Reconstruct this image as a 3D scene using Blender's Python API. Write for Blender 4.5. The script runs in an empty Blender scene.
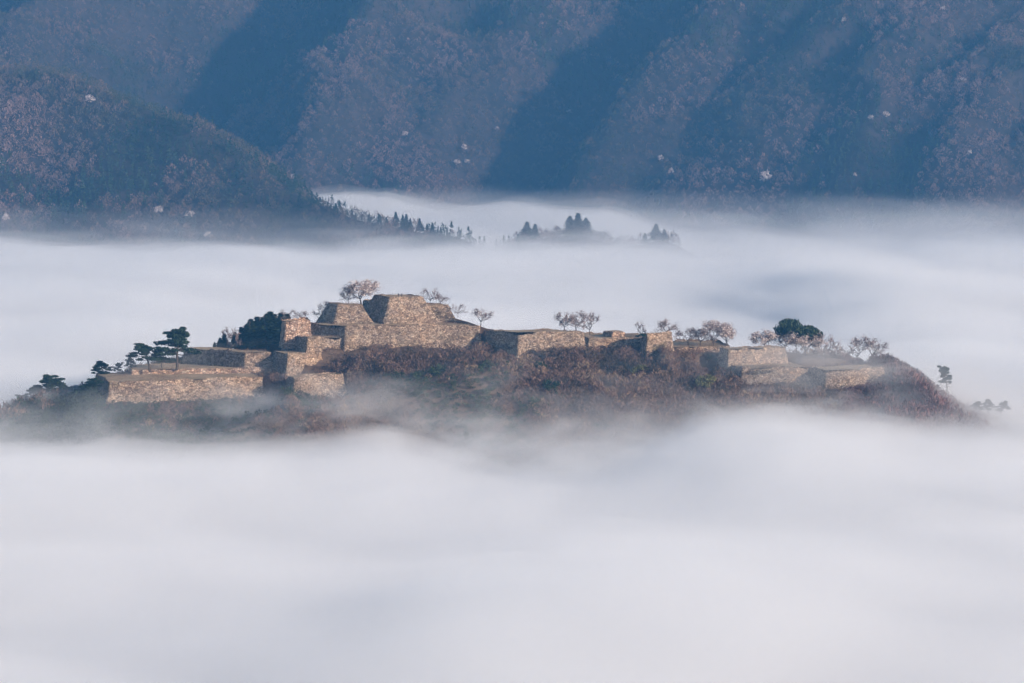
import bpy, math, random
import numpy as np

S = bpy.context.scene
rng = np.random.default_rng(7)
random.seed(7)

# ------------------------------------------------------------------ camera
F, HOR, ZC = 2626.0, 115.0, 114.0
TH = math.atan((341.5 - HOR) / F)
cam_d = bpy.data.cameras.new('camera')
cam = bpy.data.objects.new('camera', cam_d)
S.collection.objects.link(cam)
cam_d.lens = F * 36.0 / 1024.0
cam_d.sensor_width = 36.0
cam_d.clip_start = 1.0
cam_d.clip_end = 20000.0
cam.location = (0, 0, ZC)
cam.rotation_euler = (math.pi / 2 - TH, 0, 0)
S.camera = cam

# ------------------------------------------------------------------ light
SUN_EL, SUN_AZ = math.radians(17.0), math.radians(121.5)      # azimuth from +Y towards +X
w = bpy.data.worlds.new('World'); S.world = w; w.use_nodes = True
nt = w.node_tree
bg = nt.nodes['Background']
sky = nt.nodes.new('ShaderNodeTexSky'); sky.sky_type = 'NISHITA'
sky.sun_disc = False
sky.sun_elevation = SUN_EL
sky.sun_rotation = SUN_AZ
sky.altitude = 350
nt.links.new(sky.outputs[0], bg.inputs[0]); bg.inputs[1].default_value = 0.095
sl = bpy.data.lights.new('sun', 'SUN'); sl.energy = 5.0; sl.angle = math.radians(0.6)
sl.color = (1.0, 0.84, 0.71)
so = bpy.data.objects.new('sun', sl); S.collection.objects.link(so)
so.location = (600, -300, 500)
from mathutils import Vector
sd = Vector((math.sin(SUN_AZ) * math.cos(SUN_EL), math.cos(SUN_AZ) * math.cos(SUN_EL), math.sin(SUN_EL)))
so.rotation_euler = sd.to_track_quat('Z', 'Y').to_euler()
S.view_settings.view_transform = 'Standard'
S.view_settings.look = 'None'
S.view_settings.exposure = 0.97
S.view_settings.gamma = 1.0
S.render.engine = 'CYCLES'
cy = S.cycles
cy.use_denoising = True
cy.max_bounces = 12; cy.diffuse_bounces = 3; cy.glossy_bounces = 1
cy.transmission_bounces = 1; cy.transparent_max_bounces = 16
cy.volume_bounces = 6
cy.sample_clamp_indirect = 6.0
cy.use_adaptive_sampling = True
cy.adaptive_threshold = 0.03

# ------------------------------------------------------------------ helpers
def at(px, py, Y):
    dy = math.cos(TH) * F + math.sin(TH) * (341.5 - py)
    dz = -math.sin(TH) * F + math.cos(TH) * (341.5 - py)
    k = Y / dy
    return np.array([(px - 512.0) * k, Y, ZC + dz * k])

def proj(p):
    x, y, z = p[0], p[1], p[2] - ZC
    d = y * math.cos(TH) - z * math.sin(TH)
    u = y * math.sin(TH) + z * math.cos(TH)
    return 512 + F * x / d, 341.5 - F * u / d

def _hash(i, j, s):
    h = (i.astype(np.int64) * 374761393 + j.astype(np.int64) * 668265263 + s * 974711) & 0x7fffffff
    h = ((h ^ (h >> 13)) * 1274126177) & 0x7fffffff
    h = h ^ (h >> 16)
    return (h & 0xffff) / 32767.5 - 1.0

def vnoise(x, y, s=0):
    xi = np.floor(x); yi = np.floor(y)
    fx = x - xi; fy = y - yi
    fx = fx * fx * fx * (fx * (fx * 6 - 15) + 10); fy = fy * fy * fy * (fy * (fy * 6 - 15) + 10)
    xi = xi.astype(np.int64); yi = yi.astype(np.int64)
    a = _hash(xi, yi, s); b = _hash(xi + 1, yi, s); c = _hash(xi, yi + 1, s); d = _hash(xi + 1, yi + 1, s)
    return a + (b - a) * fx + (c - a) * fy + (a - b - c + d) * fx * fy

def fbm(x, y, scale, oct=4, s=0, gain=0.5):
    x = np.asarray(x, float) / scale; y = np.asarray(y, float) / scale
    o = np.zeros(np.broadcast(x, y).shape); a = 1.0; t = 0
    for k in range(oct):
        o = o + a * vnoise(x * 0.8 - y * 0.6 + k * 17.3, x * 0.6 + y * 0.8 - k * 9.1, s + k * 31); t += a; a *= gain
        x = x * 2.03; y = y * 2.03
    return o / t

def sstep(a, b, x):
    t = np.clip((np.asarray(x, float) - a) / (b - a), 0, 1)
    return t * t * (3 - 2 * t)

def mesh_np(name, verts, faces, mat, parent=None, smooth=False, tint=None):
    """verts (n,3); faces (m,k) with k = 3 or 4, one size for all; tint one float per face"""
    verts = np.ascontiguousarray(verts, dtype=np.float32); faces = np.ascontiguousarray(faces, dtype=np.int32)
    me = bpy.data.meshes.new(name)
    m, k = faces.shape
    me.vertices.add(len(verts)); me.vertices.foreach_set('co', verts.ravel())
    me.loops.add(m * k); me.loops.foreach_set('vertex_index', faces.ravel())
    me.polygons.add(m); me.polygons.foreach_set('loop_start', np.arange(0, m * k, k, dtype=np.int32))
    if smooth: me.polygons.foreach_set('use_smooth', np.ones(m, dtype=bool))
    if tint is not None:
        at_ = me.attributes.new('tint', 'FLOAT', 'FACE'); at_.data.foreach_set('value', np.ascontiguousarray(tint, dtype=np.float32))
    me.update(calc_edges=True); me.validate()
    me.materials.append(mat)
    o = bpy.data.objects.new(name, me); S.collection.objects.link(o)
    if parent is not None: o.parent = parent
    return o

def tag(o, label=None, cat=None, group=None, kind=None):
    if label: o['label'] = label
    if cat: o['category'] = cat
    if group: o['group'] = group
    if kind: o['kind'] = kind
    return o

def empty(name, loc, rz=0.0):
    o = bpy.data.objects.new(name, None); S.collection.objects.link(o)
    o.location = loc; o.rotation_euler = (0, 0, rz); o.empty_display_size = 0.5
    return o

def copy_tree(root, loc, rz=0.0, sc=1.0, label=None, group=None):
    c = root.copy(); S.collection.objects.link(c)
    c.location = loc; c.rotation_euler = (0, 0, rz); c.scale = (sc, sc, sc) if not isinstance(sc, tuple) else sc
    if label: c['label'] = label
    if group: c['group'] = group
    for ch in list(root.children):
        d = ch.copy(); S.collection.objects.link(d); d.parent = c
    return c

def grid_mesh(name, xs, ys, Z, mat, smooth=True, parent=None):
    X, Yg = np.meshgrid(xs, ys)
    v = np.stack([X.ravel(), Yg.ravel(), Z.ravel()], 1)
    nx, ny = len(xs), len(ys)
    i = np.arange(ny - 1)[:, None] * nx + np.arange(nx - 1)[None, :]
    f = np.stack([i, i + 1, i + nx + 1, i + nx], -1).reshape(-1, 4)
    return mesh_np(name, v, f, mat, parent, smooth)

def closed_grid(name, xs, ys, Z, zb, mat):
    """a height field closed downwards into a solid"""
    X, Yg = np.meshgrid(xs, ys); nx, ny = len(xs), len(ys)
    top = np.stack([X.ravel(), Yg.ravel(), Z.ravel()], 1)
    bot = top.copy(); bot[:, 2] = zb
    n = nx * ny
    i = (np.arange(ny - 1)[:, None] * nx + np.arange(nx - 1)[None, :])
    f = [np.stack([i, i + 1, i + nx + 1, i + nx], -1).reshape(-1, 4)]
    per = np.concatenate([np.arange(nx), np.arange(1, ny) * nx + nx - 1, (ny - 1) * nx + np.arange(nx - 2, -1, -1), np.arange(ny - 2, 0, -1) * nx])
    p2 = np.roll(per, -1)
    f.append(np.stack([per, per + n, p2 + n, p2], -1))
    f.append(f[0][:, ::-1] + n)
    return mesh_np(name, np.concatenate([top, bot]), np.concatenate(f), mat, None, True)

# ------------------------------------------------------------------ materials
def new_mat(name):
    m = bpy.data.materials.new(name); m.use_nodes = True
    return m, m.node_tree, m.node_tree.nodes['Principled BSDF']

def ramp(nt, stops, inp):
    r = nt.nodes.new('ShaderNodeValToRGB'); e = r.color_ramp.elements
    while len(e) < len(stops): e.new(0.5)
    for k, (p, c) in enumerate(stops):
        e[k].position = p; e[k].color = (*c, 1)
    nt.links.new(inp, r.inputs[0]); return r.outputs[0]

def noise_n(nt, scale, detail=4, co=None):
    n = nt.nodes.new('ShaderNodeTexNoise'); n.inputs['Scale'].default_value = scale; n.inputs['Detail'].default_value = detail
    if co is not None: nt.links.new(co, n.inputs['Vector'])
    return n

def mixc(nt, fac, a, b, mode='MIX'):
    m = nt.nodes.new('ShaderNodeMix'); m.data_type = 'RGBA'; m.blend_type = mode
    for s, v in ((0, fac), (6, a), (7, b)):
        if hasattr(v, 'links'): nt.links.new(v, m.inputs[s])
        elif isinstance(v, tuple): m.inputs[s].default_value = (*v, 1)
        else: m.inputs[s].default_value = v
    return m.outputs[2]

def geo_co(nt):
    return nt.nodes.new('ShaderNodeNewGeometry').outputs['Position']

def stone_mat(name, moss=0.25, size=1.9, warm=1.0):
    m, nt, b = new_mat(name)
    co = geo_co(nt)
    mp = nt.nodes.new('ShaderNodeMapping'); nt.links.new(co, mp.inputs[0]); mp.inputs['Scale'].default_value = (0.85, 0.85, 1.2)
    nz = noise_n(nt, 1.3, 2, mp.outputs[0])
    add = nt.nodes.new('ShaderNodeVectorMath'); add.operation = 'MULTIPLY_ADD'
    nt.links.new(nz.outputs['Color'], add.inputs[0]); add.inputs[1].default_value = (0.5, 0.5, 0.5); nt.links.new(mp.outputs[0], add.inputs[2])
    v = nt.nodes.new('ShaderNodeTexVoronoi'); v.inputs['Scale'].default_value = size; nt.links.new(add.outputs[0], v.inputs['Vector'])
    sep = nt.nodes.new('ShaderNodeSeparateColor'); nt.links.new(v.outputs['Color'], sep.inputs[0])
    col = ramp(nt, [(0.0, (0.25 * warm, 0.185, 0.14)), (0.3, (0.42 * warm, 0.315, 0.24)), (0.6, (0.56 * warm, 0.43, 0.335)), (0.85, (0.65 * warm, 0.52, 0.41)), (1.0, (0.72, 0.62, 0.52))], sep.outputs[0])
    vb = nt.nodes.new('ShaderNodeTexVoronoi'); vb.inputs['Scale'].default_value = size * 0.42; nt.links.new(add.outputs[0], vb.inputs['Vector'])
    sb = nt.nodes.new('ShaderNodeSeparateColor'); nt.links.new(vb.outputs['Color'], sb.inputs[0])
    tone = ramp(nt, [(0.0, (0.62, 0.60, 0.62)), (0.5, (1.0, 0.98, 0.95)), (1.0, (1.28, 1.2, 1.08))], sb.outputs[1])
    col = mixc(nt, 0.8, col, tone, 'MULTIPLY')
    wide = noise_n(nt, 0.07, 3, co)
    col = mixc(nt, 0.7, col, ramp(nt, [(0.32, (0.70, 0.70, 0.74)), (0.5, (1, 1, 1)), (0.7, (1.22, 1.1, 0.98))], wide.outputs['Fac']), 'MULTIPLY')
    big = noise_n(nt, 0.22, 5, co)
    mm = ramp(nt, [(0.50, (0, 0, 0)), (0.68, (1, 1, 1))], big.outputs['Fac'])
    mf = nt.nodes.new('ShaderNodeMath'); mf.operation = 'MULTIPLY'; nt.links.new(mm, mf.inputs[0]); mf.inputs[1].default_value = moss
    col = mixc(nt, mf.outputs[0], col, (0.10, 0.10, 0.07))
    v2 = nt.nodes.new('ShaderNodeTexVoronoi'); v2.feature = 'DISTANCE_TO_EDGE'; v2.inputs['Scale'].default_value = size; nt.links.new(add.outputs[0], v2.inputs['Vector'])
    gap = ramp(nt, [(0.02, (0.36, 0.33, 0.32)), (0.12, (1.1, 1.08, 1.06))], v2.outputs['Distance'])
    col = mixc(nt, 1.0, col, gap, 'MULTIPLY')
    nt.links.new(col, b.inputs['Base Color']); b.inputs['Roughness'].default_value = 0.95
    b.inputs['Specular IOR Level'].default_value = 0.15
    bp = nt.nodes.new('ShaderNodeBump'); bp.inputs['Strength'].default_value = 1.0; bp.inputs['Distance'].default_value = 0.35
    hr = ramp(nt, [(0.0, (0, 0, 0)), (0.25, (1, 1, 1))], v2.outputs['Distance'])
    nt.links.new(hr, bp.inputs['Height']); nt.links.new(bp.outputs[0], b.inputs['Normal'])
    return m

def ground_mat(name, stops, s1, s2):
    m, nt, b = new_mat(name)
    co = geo_co(nt)
    n1 = noise_n(nt, s1, 6, co); n2 = noise_n(nt, s2, 3, co)
    mx = nt.nodes.new('ShaderNodeMix'); nt.links.new(n1.outputs['Fac'], mx.inputs[2]); nt.links.new(n2.outputs['Fac'], mx.inputs[3]); mx.inputs[0].default_value = 0.45
    col = ramp(nt, stops, mx.outputs[0])
    nt.links.new(col, b.inputs['Base Color']); b.inputs['Roughness'].default_value = 1.0; b.inputs['Specular IOR Level'].default_value = 0.05
    bp = nt.nodes.new('ShaderNodeBump'); bp.inputs['Distance'].default_value = 0.4; nt.links.new(n2.outputs['Fac'], bp.inputs['Height']); nt.links.new(bp.outputs[0], b.inputs['Normal'])
    return m

def leaf_mat(name, stops, translucent=0.0):
    m, nt, b = new_mat(name)
    a = nt.nodes.new('ShaderNodeAttribute'); a.attribute_name = 'tint'
    col = ramp(nt, stops, a.outputs['Fac'])
    nt.links.new(col, b.inputs['Base Color']); b.inputs['Roughness'].default_value = 0.9; b.inputs['Specular IOR Level'].default_value = 0.1
    return m

def volume_mat(name, color, density, aniso=0.0):
    m = bpy.data.materials.new(name); m.use_nodes = True
    nt = m.node_tree; nt.nodes.clear()
    o = nt.nodes.new('ShaderNodeOutputMaterial'); p = nt.nodes.new('ShaderNodeVolumePrincipled')
    p.inputs['Color'].default_value = (*color, 1); p.inputs['Density'].default_value = density
    p.inputs['Anisotropy'].default_value = aniso
    p.inputs['Absorption Color'].default_value = (0, 0, 0, 1)
    nt.links.new(p.outputs[0], o.inputs['Volume'])
    return m

M_STONE = stone_mat('stone_pale', 0.35)
M_STONE_RED = stone_mat('stone_reddish', 0.25, 1.4, 1.08)
M_STONE_MOSSY = stone_mat('stone_mossy', 0.75)
M_DRY = ground_mat('dry_grass', [(0.3, (0.20, 0.14, 0.085)), (0.5, (0.38, 0.28, 0.18)), (0.7, (0.48, 0.37, 0.25))], 0.12, 0.9)
M_HILL = ground_mat('hill_soil', [(0.3, (0.06, 0.04, 0.03)), (0.5, (0.13, 0.088, 0.065)), (0.7, (0.20, 0.14, 0.10))], 0.06, 0.5)
M_MOUNT = ground_mat('forest_soil', [(0.3, (0.02, 0.02, 0.018)), (0.7, (0.07, 0.05, 0.045))], 0.02, 0.2)
M_BARE = leaf_mat('bare_twigs', [(0.0, (0.045, 0.06, 0.032)), (0.25, (0.11, 0.09, 0.055)), (0.5, (0.20, 0.13, 0.10)), (0.75, (0.245, 0.155, 0.135)), (1.0, (0.30, 0.20, 0.175))])
M_SCRUB = leaf_mat('scrub_twigs', [(0.0, (0.04, 0.04, 0.028)), (0.25, (0.085, 0.062, 0.045)), (0.5, (0.15, 0.095, 0.075)), (0.75, (0.22, 0.135, 0.11)), (1.0, (0.29, 0.21, 0.14))])
M_RED = leaf_mat('red_twigs', [(0.0, (0.07, 0.04, 0.04)), (1.0, (0.22, 0.115, 0.11))])
M_GREEN = leaf_mat('evergreen_leaves', [(0.0, (0.016, 0.030, 0.018)), (0.5, (0.032, 0.052, 0.028)), (1.0, (0.065, 0.085, 0.04))])
M_BLOSSOM = leaf_mat('cherry_blossom', [(0.0, (0.40, 0.31, 0.29)), (0.5, (0.68, 0.57, 0.54)), (1.0, (0.84, 0.76, 0.73))])
M_TWIG = leaf_mat('cherry_twigs', [(0.0, (0.08, 0.06, 0.055)), (0.6, (0.19, 0.14, 0.13)), (1.0, (0.48, 0.36, 0.35))])
M_YGREEN = leaf_mat('young_leaves', [(0.0, (0.09, 0.09, 0.04)), (1.0, (0.22, 0.21, 0.09))])
M_BARK, _nt, _b = new_mat('bark')
_n = noise_n(_nt, 3.0, 4, geo_co(_nt)); _nt.links.new(ramp(_nt, [(0.3, (0.03, 0.022, 0.018)), (0.7, (0.10, 0.075, 0.06))], _n.outputs['Fac']), _b.inputs['Base Color']); _b.inputs['Roughness'].default_value = 0.95
M_COAT, _nt, _b = new_mat('dark_coat'); _b.inputs['Base Color'].default_value = (0.03, 0.03, 0.04, 1); _b.inputs['Roughness'].default_value = 0.9
M_SKIN, _nt, _b = new_mat('skin'); _b.inputs['Base Color'].default_value = (0.45, 0.28, 0.2, 1)

# ------------------------------------------------------------------ terraces (pixel of the top corner, rows of top and foot, depth)
ANG = math.radians(25)
TERR = []
def terrace(xc, yt, yb, Y, xr, xl, a=25.0, al=None, batter=0.22, depth=None, mat=None, top=None, label='', name='stone_terrace', cat='stone wall'):
    al = math.radians(a if al is None else al); a = math.radians(a)
    P = at(xc, yt, Y); zb = at(xc, yb, Y)[2]
    u = np.array([math.cos(a), math.sin(a)]); v = np.array([-math.sin(al), math.cos(al)])
    def reach(d, px):
        lo, hi = 0.0, 400.0
        s = 1 if px > xc else -1
        for _ in range(50):
            mid = (lo + hi) / 2
            q = proj((P[0] + d[0] * mid, P[1] + d[1] * mid, P[2]))[0]
            if (q - px) * s < 0: lo = mid
            else: hi = mid
        return lo
    L = reach(u, xr)
    D = depth if depth else reach(v, xl)
    TERR.append(dict(P=P, L=L, D=D, zt=P[2], zb=zb, u=u, v=v, a=a, batter=batter, mat=mat or M_STONE, top=top or M_DRY, label=label, name=name, cat=cat))

terrace(109, 381, 406, 950, 262, 0, a=17, batter=0.20, depth=34, label='longest low wall of pale rubble stone fronting the lowest grassy terrace on the left')
terrace(132, 369.5, 376.5, 976, 288, 0, a=10, batter=0.3, depth=24, label='low second bank of rubble and dry grass above the long front wall', mat=M_STONE_RED)
terrace(245, 351.5, 368, 985, 271, 184, a=20, al=52, batter=0.12, label='low wall with long shaded side just left of the stair gap')
terrace(287.5, 353.5, 371.5, 978, 321, 273, a=26, batter=0.18, label='short square stone bastion right of the stair gap, with a narrow shaded left side')
terrace(294, 376.5, 396, 955, 343, 287.5, a=22, batter=0.22, label='lowest and nearest stone bastion standing alone in the scrub below the stairs')
terrace(307, 337.5, 352.5, 985, 349, 283, a=25, batter=0.12, label='middle step of stone walling directly below the reddish tower stub')
terrace(285, 320.5, 338, 994, 310, 281.5, a=22, batter=0.10, mat=M_STONE_RED, label='reddish rounded tower stub of stone beside the dark cedars')
terrace(345, 325.5, 352, 990, 480, 310, a=9, al=46, batter=0.10, label='long stone retaining wall that carries the castle keep base, dark on its left side')
terrace(338, 304, 326.5, 1004, 362, 328.5, a=10, al=30, batter=0.46, label='left stone keep stub with sloping sides and a leafless cherry on top')
terrace(391, 302, 327, 1017, 425, 363, a=10, al=46, batter=0.12, label='shaded rear wall joining the left stub to the keep base', mat=M_STONE)
terrace(389.5, 296.5, 325.5, 1007, 423, 374, a=9, al=30, batter=0.50, mat=M_STONE_MOSSY, label='highest stone keep base, steep and battered, with two visitors on top')
terrace(420, 304.5, 325.5, 1011, 448, 413, a=9, al=24, batter=0.42, label='lower right shoulder of the keep base, brightly lit and ending in a rubble slope')
terrace(518, 331.8, 353, 984, 584, 486, a=10, al=46, batter=0.10, label='broad middle terrace wall with a large shaded left side and three cherries on top')
terrace(588, 338, 352, 1002, 650, 585, a=8, batter=0.10, depth=24, label='low faded wall running between the middle terrace and the square stub')
terrace(612, 331.6, 339, 1009, 625, 603, a=25, batter=0.10, label='small lone stone platform on top of the low faded wall', mat=M_STONE_RED)
terrace(647, 333.3, 352, 994, 672, 642, a=20, batter=0.10, mat=M_STONE_MOSSY, label='square mossy stone stub with a bush at its left corner')
terrace(671, 346.5, 356, 1003, 730, 668, a=5, batter=0.15, depth=26, label='long low grassy bank wall under the row of cherry trees')
terrace(728.5, 348.5, 369, 990, 786, 719.5, a=22, batter=0.16, label='right hand stone bastion with a thin dark left side, just beyond the cherry row')
terrace(742, 367.5, 387, 978, 808, 738, a=14, batter=0.25, depth=22, label='pale earthy lower wall half lost in mist below the right hand bastion')
terrace(826, 369.5, 393, 975, 884, 809, a=18, batter=0.16, label='last stone bastion on the right end, above the reddish thicket')

def tlocal(t, X, Y):
    dx = X - t['P'][0]; dy = Y - t['P'][1]
    (ux, uy), (vx, vy) = t['u'], t['v']; det = ux * vy - uy * vx
    return (dx * vy - dy * vx) / det, (dy * ux - dx * uy) / det

# ------------------------------------------------------------------ castle hill: smooth surface through measured points
CP = []
def cp(px, py, Y, z=None):
    p = at(px, py, Y)
    CP.append((p[0], p[1], p[2] if z is None else z))
# ground at the feet of the walls
for t in TERR:
    h = t['zt'] - t['zb']; o = t['batter'] * h + 0.5
    for f in (0.05, 0.5, 0.95):
        q = t['P'][:2] + t['u'] * t['L'] * f - t['v'] * o
        CP.append((q[0], q[1], t['zb'] + 1.0))
# silhouettes and open ground
for px, py, Y in [(15, 409, 985), (45, 402, 990), (75, 397, 992), (100, 388, 985), (130, 370, 1000), (180, 361, 1002), (215, 352, 1020), (250, 345, 1025),
                  (300, 345, 1010), (300, 325, 1030), (330, 318, 1030), (360, 312, 1030), (400, 310, 1035), (440, 318, 1020), (456, 317, 1002), (470, 323, 1001), (486, 329, 1002),
                  (470, 335, 986), (484, 340, 984), (500, 329, 1020), (560, 329, 1025), (600, 337, 1025), (650, 341, 1025), (700, 345, 1030), (760, 349, 1025), (800, 354, 1018), (815, 360, 1005),
                  (860, 359, 1018), (900, 364, 1010), (930, 385, 1000), (960, 397, 1000), (1000, 412, 1000), (1050, 430, 1000),
                  (-20, 425, 985), (-60, 445, 985), (905, 385, 975), (930, 395, 975)]:
    cp(px, py, Y)
# front slope below the walls
for px, py, Y in [(-60, 445, 940), (0, 428, 945), (60, 420, 942), (110, 412, 942), (180, 405, 942), (240, 398, 944), (290, 402, 940), (345, 398, 950), (370, 368, 970), (440, 360, 974), (520, 362, 972),
                  (590, 362, 974), (660, 362, 976), (720, 372, 972), (745, 390, 966), (790, 392, 964), (840, 397, 960), (900, 403, 955), (950, 408, 960), (1000, 418, 965), (1060, 440, 965)]:
    p = at(px, py, Y); CP.append(tuple(p))
    CP.append((p[0], p[1] - 35, p[2] - 24)); CP.append((p[0], p[1] - 80, p[2] - 58))
for px in range(-150, 1200, 90):                                   # back slope
    x = (px - 512) / F * 1070
    r = np.interp(px, [-100, 0, 100, 200, 350, 450, 700, 850, 930, 1000, 1100], [-34, -14, 0, 10, 18, 18, 12, 9, -6, -18, -35])
    CP.append((x, 1070.0, r)); CP.append((x, 1110.0, r - 28)); CP.append((x, 1150.0, r - 55))
for x, zz in ((-330, -45), (310, -45), (-300, -30), (280, -30)):
    for y in (900, 950, 1000, 1050): CP.append((float(x), float(y), float(zz)))
CP = np.array(CP)
def tps_fit(P, lam=4.0):
    x, y, z = P.T; x = x / 100; y = (y - 1000) / 100
    n = len(P); d2 = (x[:, None] - x) ** 2 + (y[:, None] - y) ** 2
    K = np.where(d2 > 0, 0.5 * d2 * np.log(d2 + 1e-12), 0) + np.eye(n) * lam * 1e-4
    A = np.zeros((n + 3, n + 3)); A[:n, :n] = K; A[:n, n:] = np.stack([np.ones(n), x, y], 1); A[n:, :n] = A[:n, n:].T
    return x, y, np.linalg.solve(A, np.concatenate([z, np.zeros(3)]))
TP = tps_fit(CP)
def hill_raw(X, Y):
    X = np.atleast_1d(np.asarray(X, float)); Y = np.atleast_1d(np.asarray(Y, float)); sh = X.shape
    x = X.ravel() / 100; y = (Y.ravel() - 1000) / 100; px, py, c = TP; n = len(px); out = np.zeros(len(x))
    for s in range(0, len(x), 4000):
        d2 = (x[s:s + 4000, None] - px) ** 2 + (y[s:s + 4000, None] - py) ** 2
        out[s:s + 4000] = (0.5 * d2 * np.log(d2 + 1e-12)) @ c[:n] + c[n] + c[n + 1] * x[s:s + 4000] + c[n + 2] * y[s:s + 4000]
    return out.reshape(sh)
SKY = [(-60, 452), (0, 424), (20, 417), (45, 411), (75, 403), (100, 394), (130, 376), (180, 365), (215, 355), (250, 348), (285, 332), (300, 323), (330, 318), (360, 312), (400, 312), (440, 317), (455, 318),
       (470, 323), (486, 329), (500, 331), (560, 331.5), (600, 338), (650, 342), (700, 346.5), (760, 349), (800, 354), (850, 361), (885, 368), (905, 380), (922, 391), (940, 406), (965, 422), (1000, 436), (1030, 442), (1060, 452)]
SKY_X = np.array([q[0] for q in SKY], float); SKY_Y = np.array([q[1] for q in SKY], float)
def hill(X, Y):
    X = np.atleast_1d(np.asarray(X, float)); Y = np.atleast_1d(np.asarray(Y, float))
    z = hill_raw(X, Y) + fbm(X, Y, 26, 4, 3) * (1.3 + 1.4 * sstep(150, 175, X))
    for t in TERR:
        a, b = tlocal(t, X, Y); o = t['batter'] * (t['zt'] - t['zb'])
        ins = (a > -o - 1) & (a < t['L'] + o) & (b > 0.5) & (b < t['D'] + 3)
        z = np.where(ins, np.minimum(z, t['zt'] - 0.9), z)
        fr = (a > -o - 1) & (a < t['L'] + o) & (b > -o - 2.5) & (b <= 0.5)
        rag = fbm(X, Y, 9, 2, 5) * 1.4
        z = np.where(fr, np.minimum(z, t['zb'] + 1.6 + rag), z)
        fr = (a > -o - 1) & (a < t['L'] + o) & (b > -o - 32) & (b <= -o - 2.5)
        z = np.where(fr, np.minimum(z, t['zb'] + 1.6 + rag - 0.42 * (-b - o - 2.5)), z)
        sd = (a > -o - 9) & (a <= 0.5) & (b > -o - 1) & (b < min(26, t['D']))
        z = np.where(sd, np.minimum(z, t['zb'] + 1.4 + rag), z)
    # the measured skyline caps the ridge
    px_ = 512 + F * X / Y
    cap = np.interp(px_, SKY_X, SKY_Y)
    zc = ZC - (cap - HOR) / F * Y - 0.16 * np.maximum(Y - 1004, 0) * ((px_ > 850) | (px_ < 110)) - 0.10 * np.maximum(985 - Y, 0) * (px_ > 872) + fbm(X, Y, 12, 2, 9) * 0.5
    z = np.where((Y > 975) | ((Y > 935) & ((px_ > 872) | (px_ < 105))), np.minimum(z, zc), z)
    e = np.maximum(np.maximum(np.abs(X) - 240, 0), np.maximum(np.abs(Y - 1000) - 135, 0))
    return np.maximum(z - e * 0.7, -78)
xs = np.arange(-345, 346, 2.5); ys = np.arange(835, 1166, 2.5)
HX, HY = np.meshgrid(xs, ys)
HZ = hill(HX, HY)
tag(grid_mesh('castle_hill', xs, ys, HZ, M_HILL), kind='structure')
def hz(x, y):
    fx = np.clip((np.asarray(x, float) - xs[0]) / 2.5, 0, len(xs) - 1.001); fy = np.clip((np.asarray(y, float) - ys[0]) / 2.5, 0, len(ys) - 1.001)
    i = fx.astype(int); j = fy.astype(int); a = fx - i; b = fy - j
    return HZ[j, i] * (1 - a) * (1 - b) + HZ[j, i + 1] * a * (1 - b) + HZ[j + 1, i] * (1 - a) * b + HZ[j + 1, i + 1] * a * b
def hill_hit(px, py):
    for Y in np.arange(870, 1080, 1.0):
        p = at(px, py, Y)
        if abs(p[0]) < 345 and float(hz(p[0], p[1])) >= p[2]: return p
    return None

# ------------------------------------------------------------------ mountains
def polyl(pts, X, Y, slope):
    best = np.full(X.shape, -1e9)
    for p, q in zip(pts[:-1], pts[1:]):
        d = q[:2] - p[:2]; L2 = d @ d
        t = np.clip(((X - p[0]) * d[0] + (Y - p[1]) * d[1]) / L2, 0, 1)
        dist = np.hypot(X - p[0] - t * d[0], Y - p[1] - t * d[1])
        dist = np.sqrt(dist ** 2 + 100) - 10
        best = np.maximum(best, p[2] + (q[2] - p[2]) * t - slope * dist)
    return best
SPUR = [at(-350, -60, 2950), at(-90, 48, 2800), at(55, 72, 2700), at(135, 100, 2640), at(195, 132, 2590), at(245, 170, 2540), at(290, 203, 2500), at(345, 222, 2450), at(400, 232, 2420), at(448, 240, 2400), at(490, 260, 2380)]
KNOLL = [at(500, 252, 2450), at(530, 240, 2500), at(580, 236, 2520), at(625, 246, 2540), at(660, 240, 2560), at(700, 262, 2570)]
RID_U = np.array([-900, -760, -640, -440, -195, -90, -45, 80, 207, 300, 345, 400, 440, 520, 600, 700, 900.])
RID_H = np.array([0.2, -0.3, 0.8, -0.95, 0.9, 0.2, 0.4, -0.75, 0.85, 0.45, 0.62, 0.4, 0.55, 0.3, 0.5, 0.3, 0.4])
def mount(X, Y):
    X = np.asarray(X, float); Y = np.asarray(Y, float)
    W = Y + 230 * sstep(-50, 600, X)                              # the right half stands nearer
    u = X - (0.37 + 0.20 * sstep(-100, 100, X)) * (W - 3300) + fbm(X, Y, 240, 4, 11) * 52
    uu = np.linspace(-1100, 1100, 800); prof = np.interp(uu, RID_U, RID_H)
    k = np.exp(-0.5 * (np.arange(-20, 21) / 6.0) ** 2); prof = np.convolve(np.pad(prof, 20, 'edge'), k / k.sum(), 'valid')
    rel = np.interp(u, uu, prof)
    fade = sstep(2950, 3250, W) 
    z = (W - 3080) * 0.60 + rel * 106 * (0.35 + 0.65 * fade) + fbm(X, Y, 120, 4, 21) * 16 - 14
    # branching gullies run down off the ridges
    gl = 1 - np.abs(fbm(u * 1.0 + 0.5 * rel * 90, W * 0.55, 75, 3, 23)) * 2.2
    z = z + gl * 25 * fade
    z2 = polyl(SPUR, X, Y, 0.66) + fbm(X, Y, 110, 4, 33) * 20 * sstep(-80, 40, polyl(SPUR, X, Y, 0.66))
    z3 = polyl(KNOLL, X, Y, 0.5) + fbm(X, Y, 60, 3, 37) * 5
    m = np.maximum(np.maximum(z, z2), z3)
    return np.maximum(m, -85 + fbm(X, Y, 300, 3, 41) * 6)
mxs = np.arange(-1500, 1501, 10.0); mys = np.arange(2050, 4101, 10.0)
MX, MY = np.meshgrid(mxs, mys); MZ = mount(MX, MY)
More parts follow.
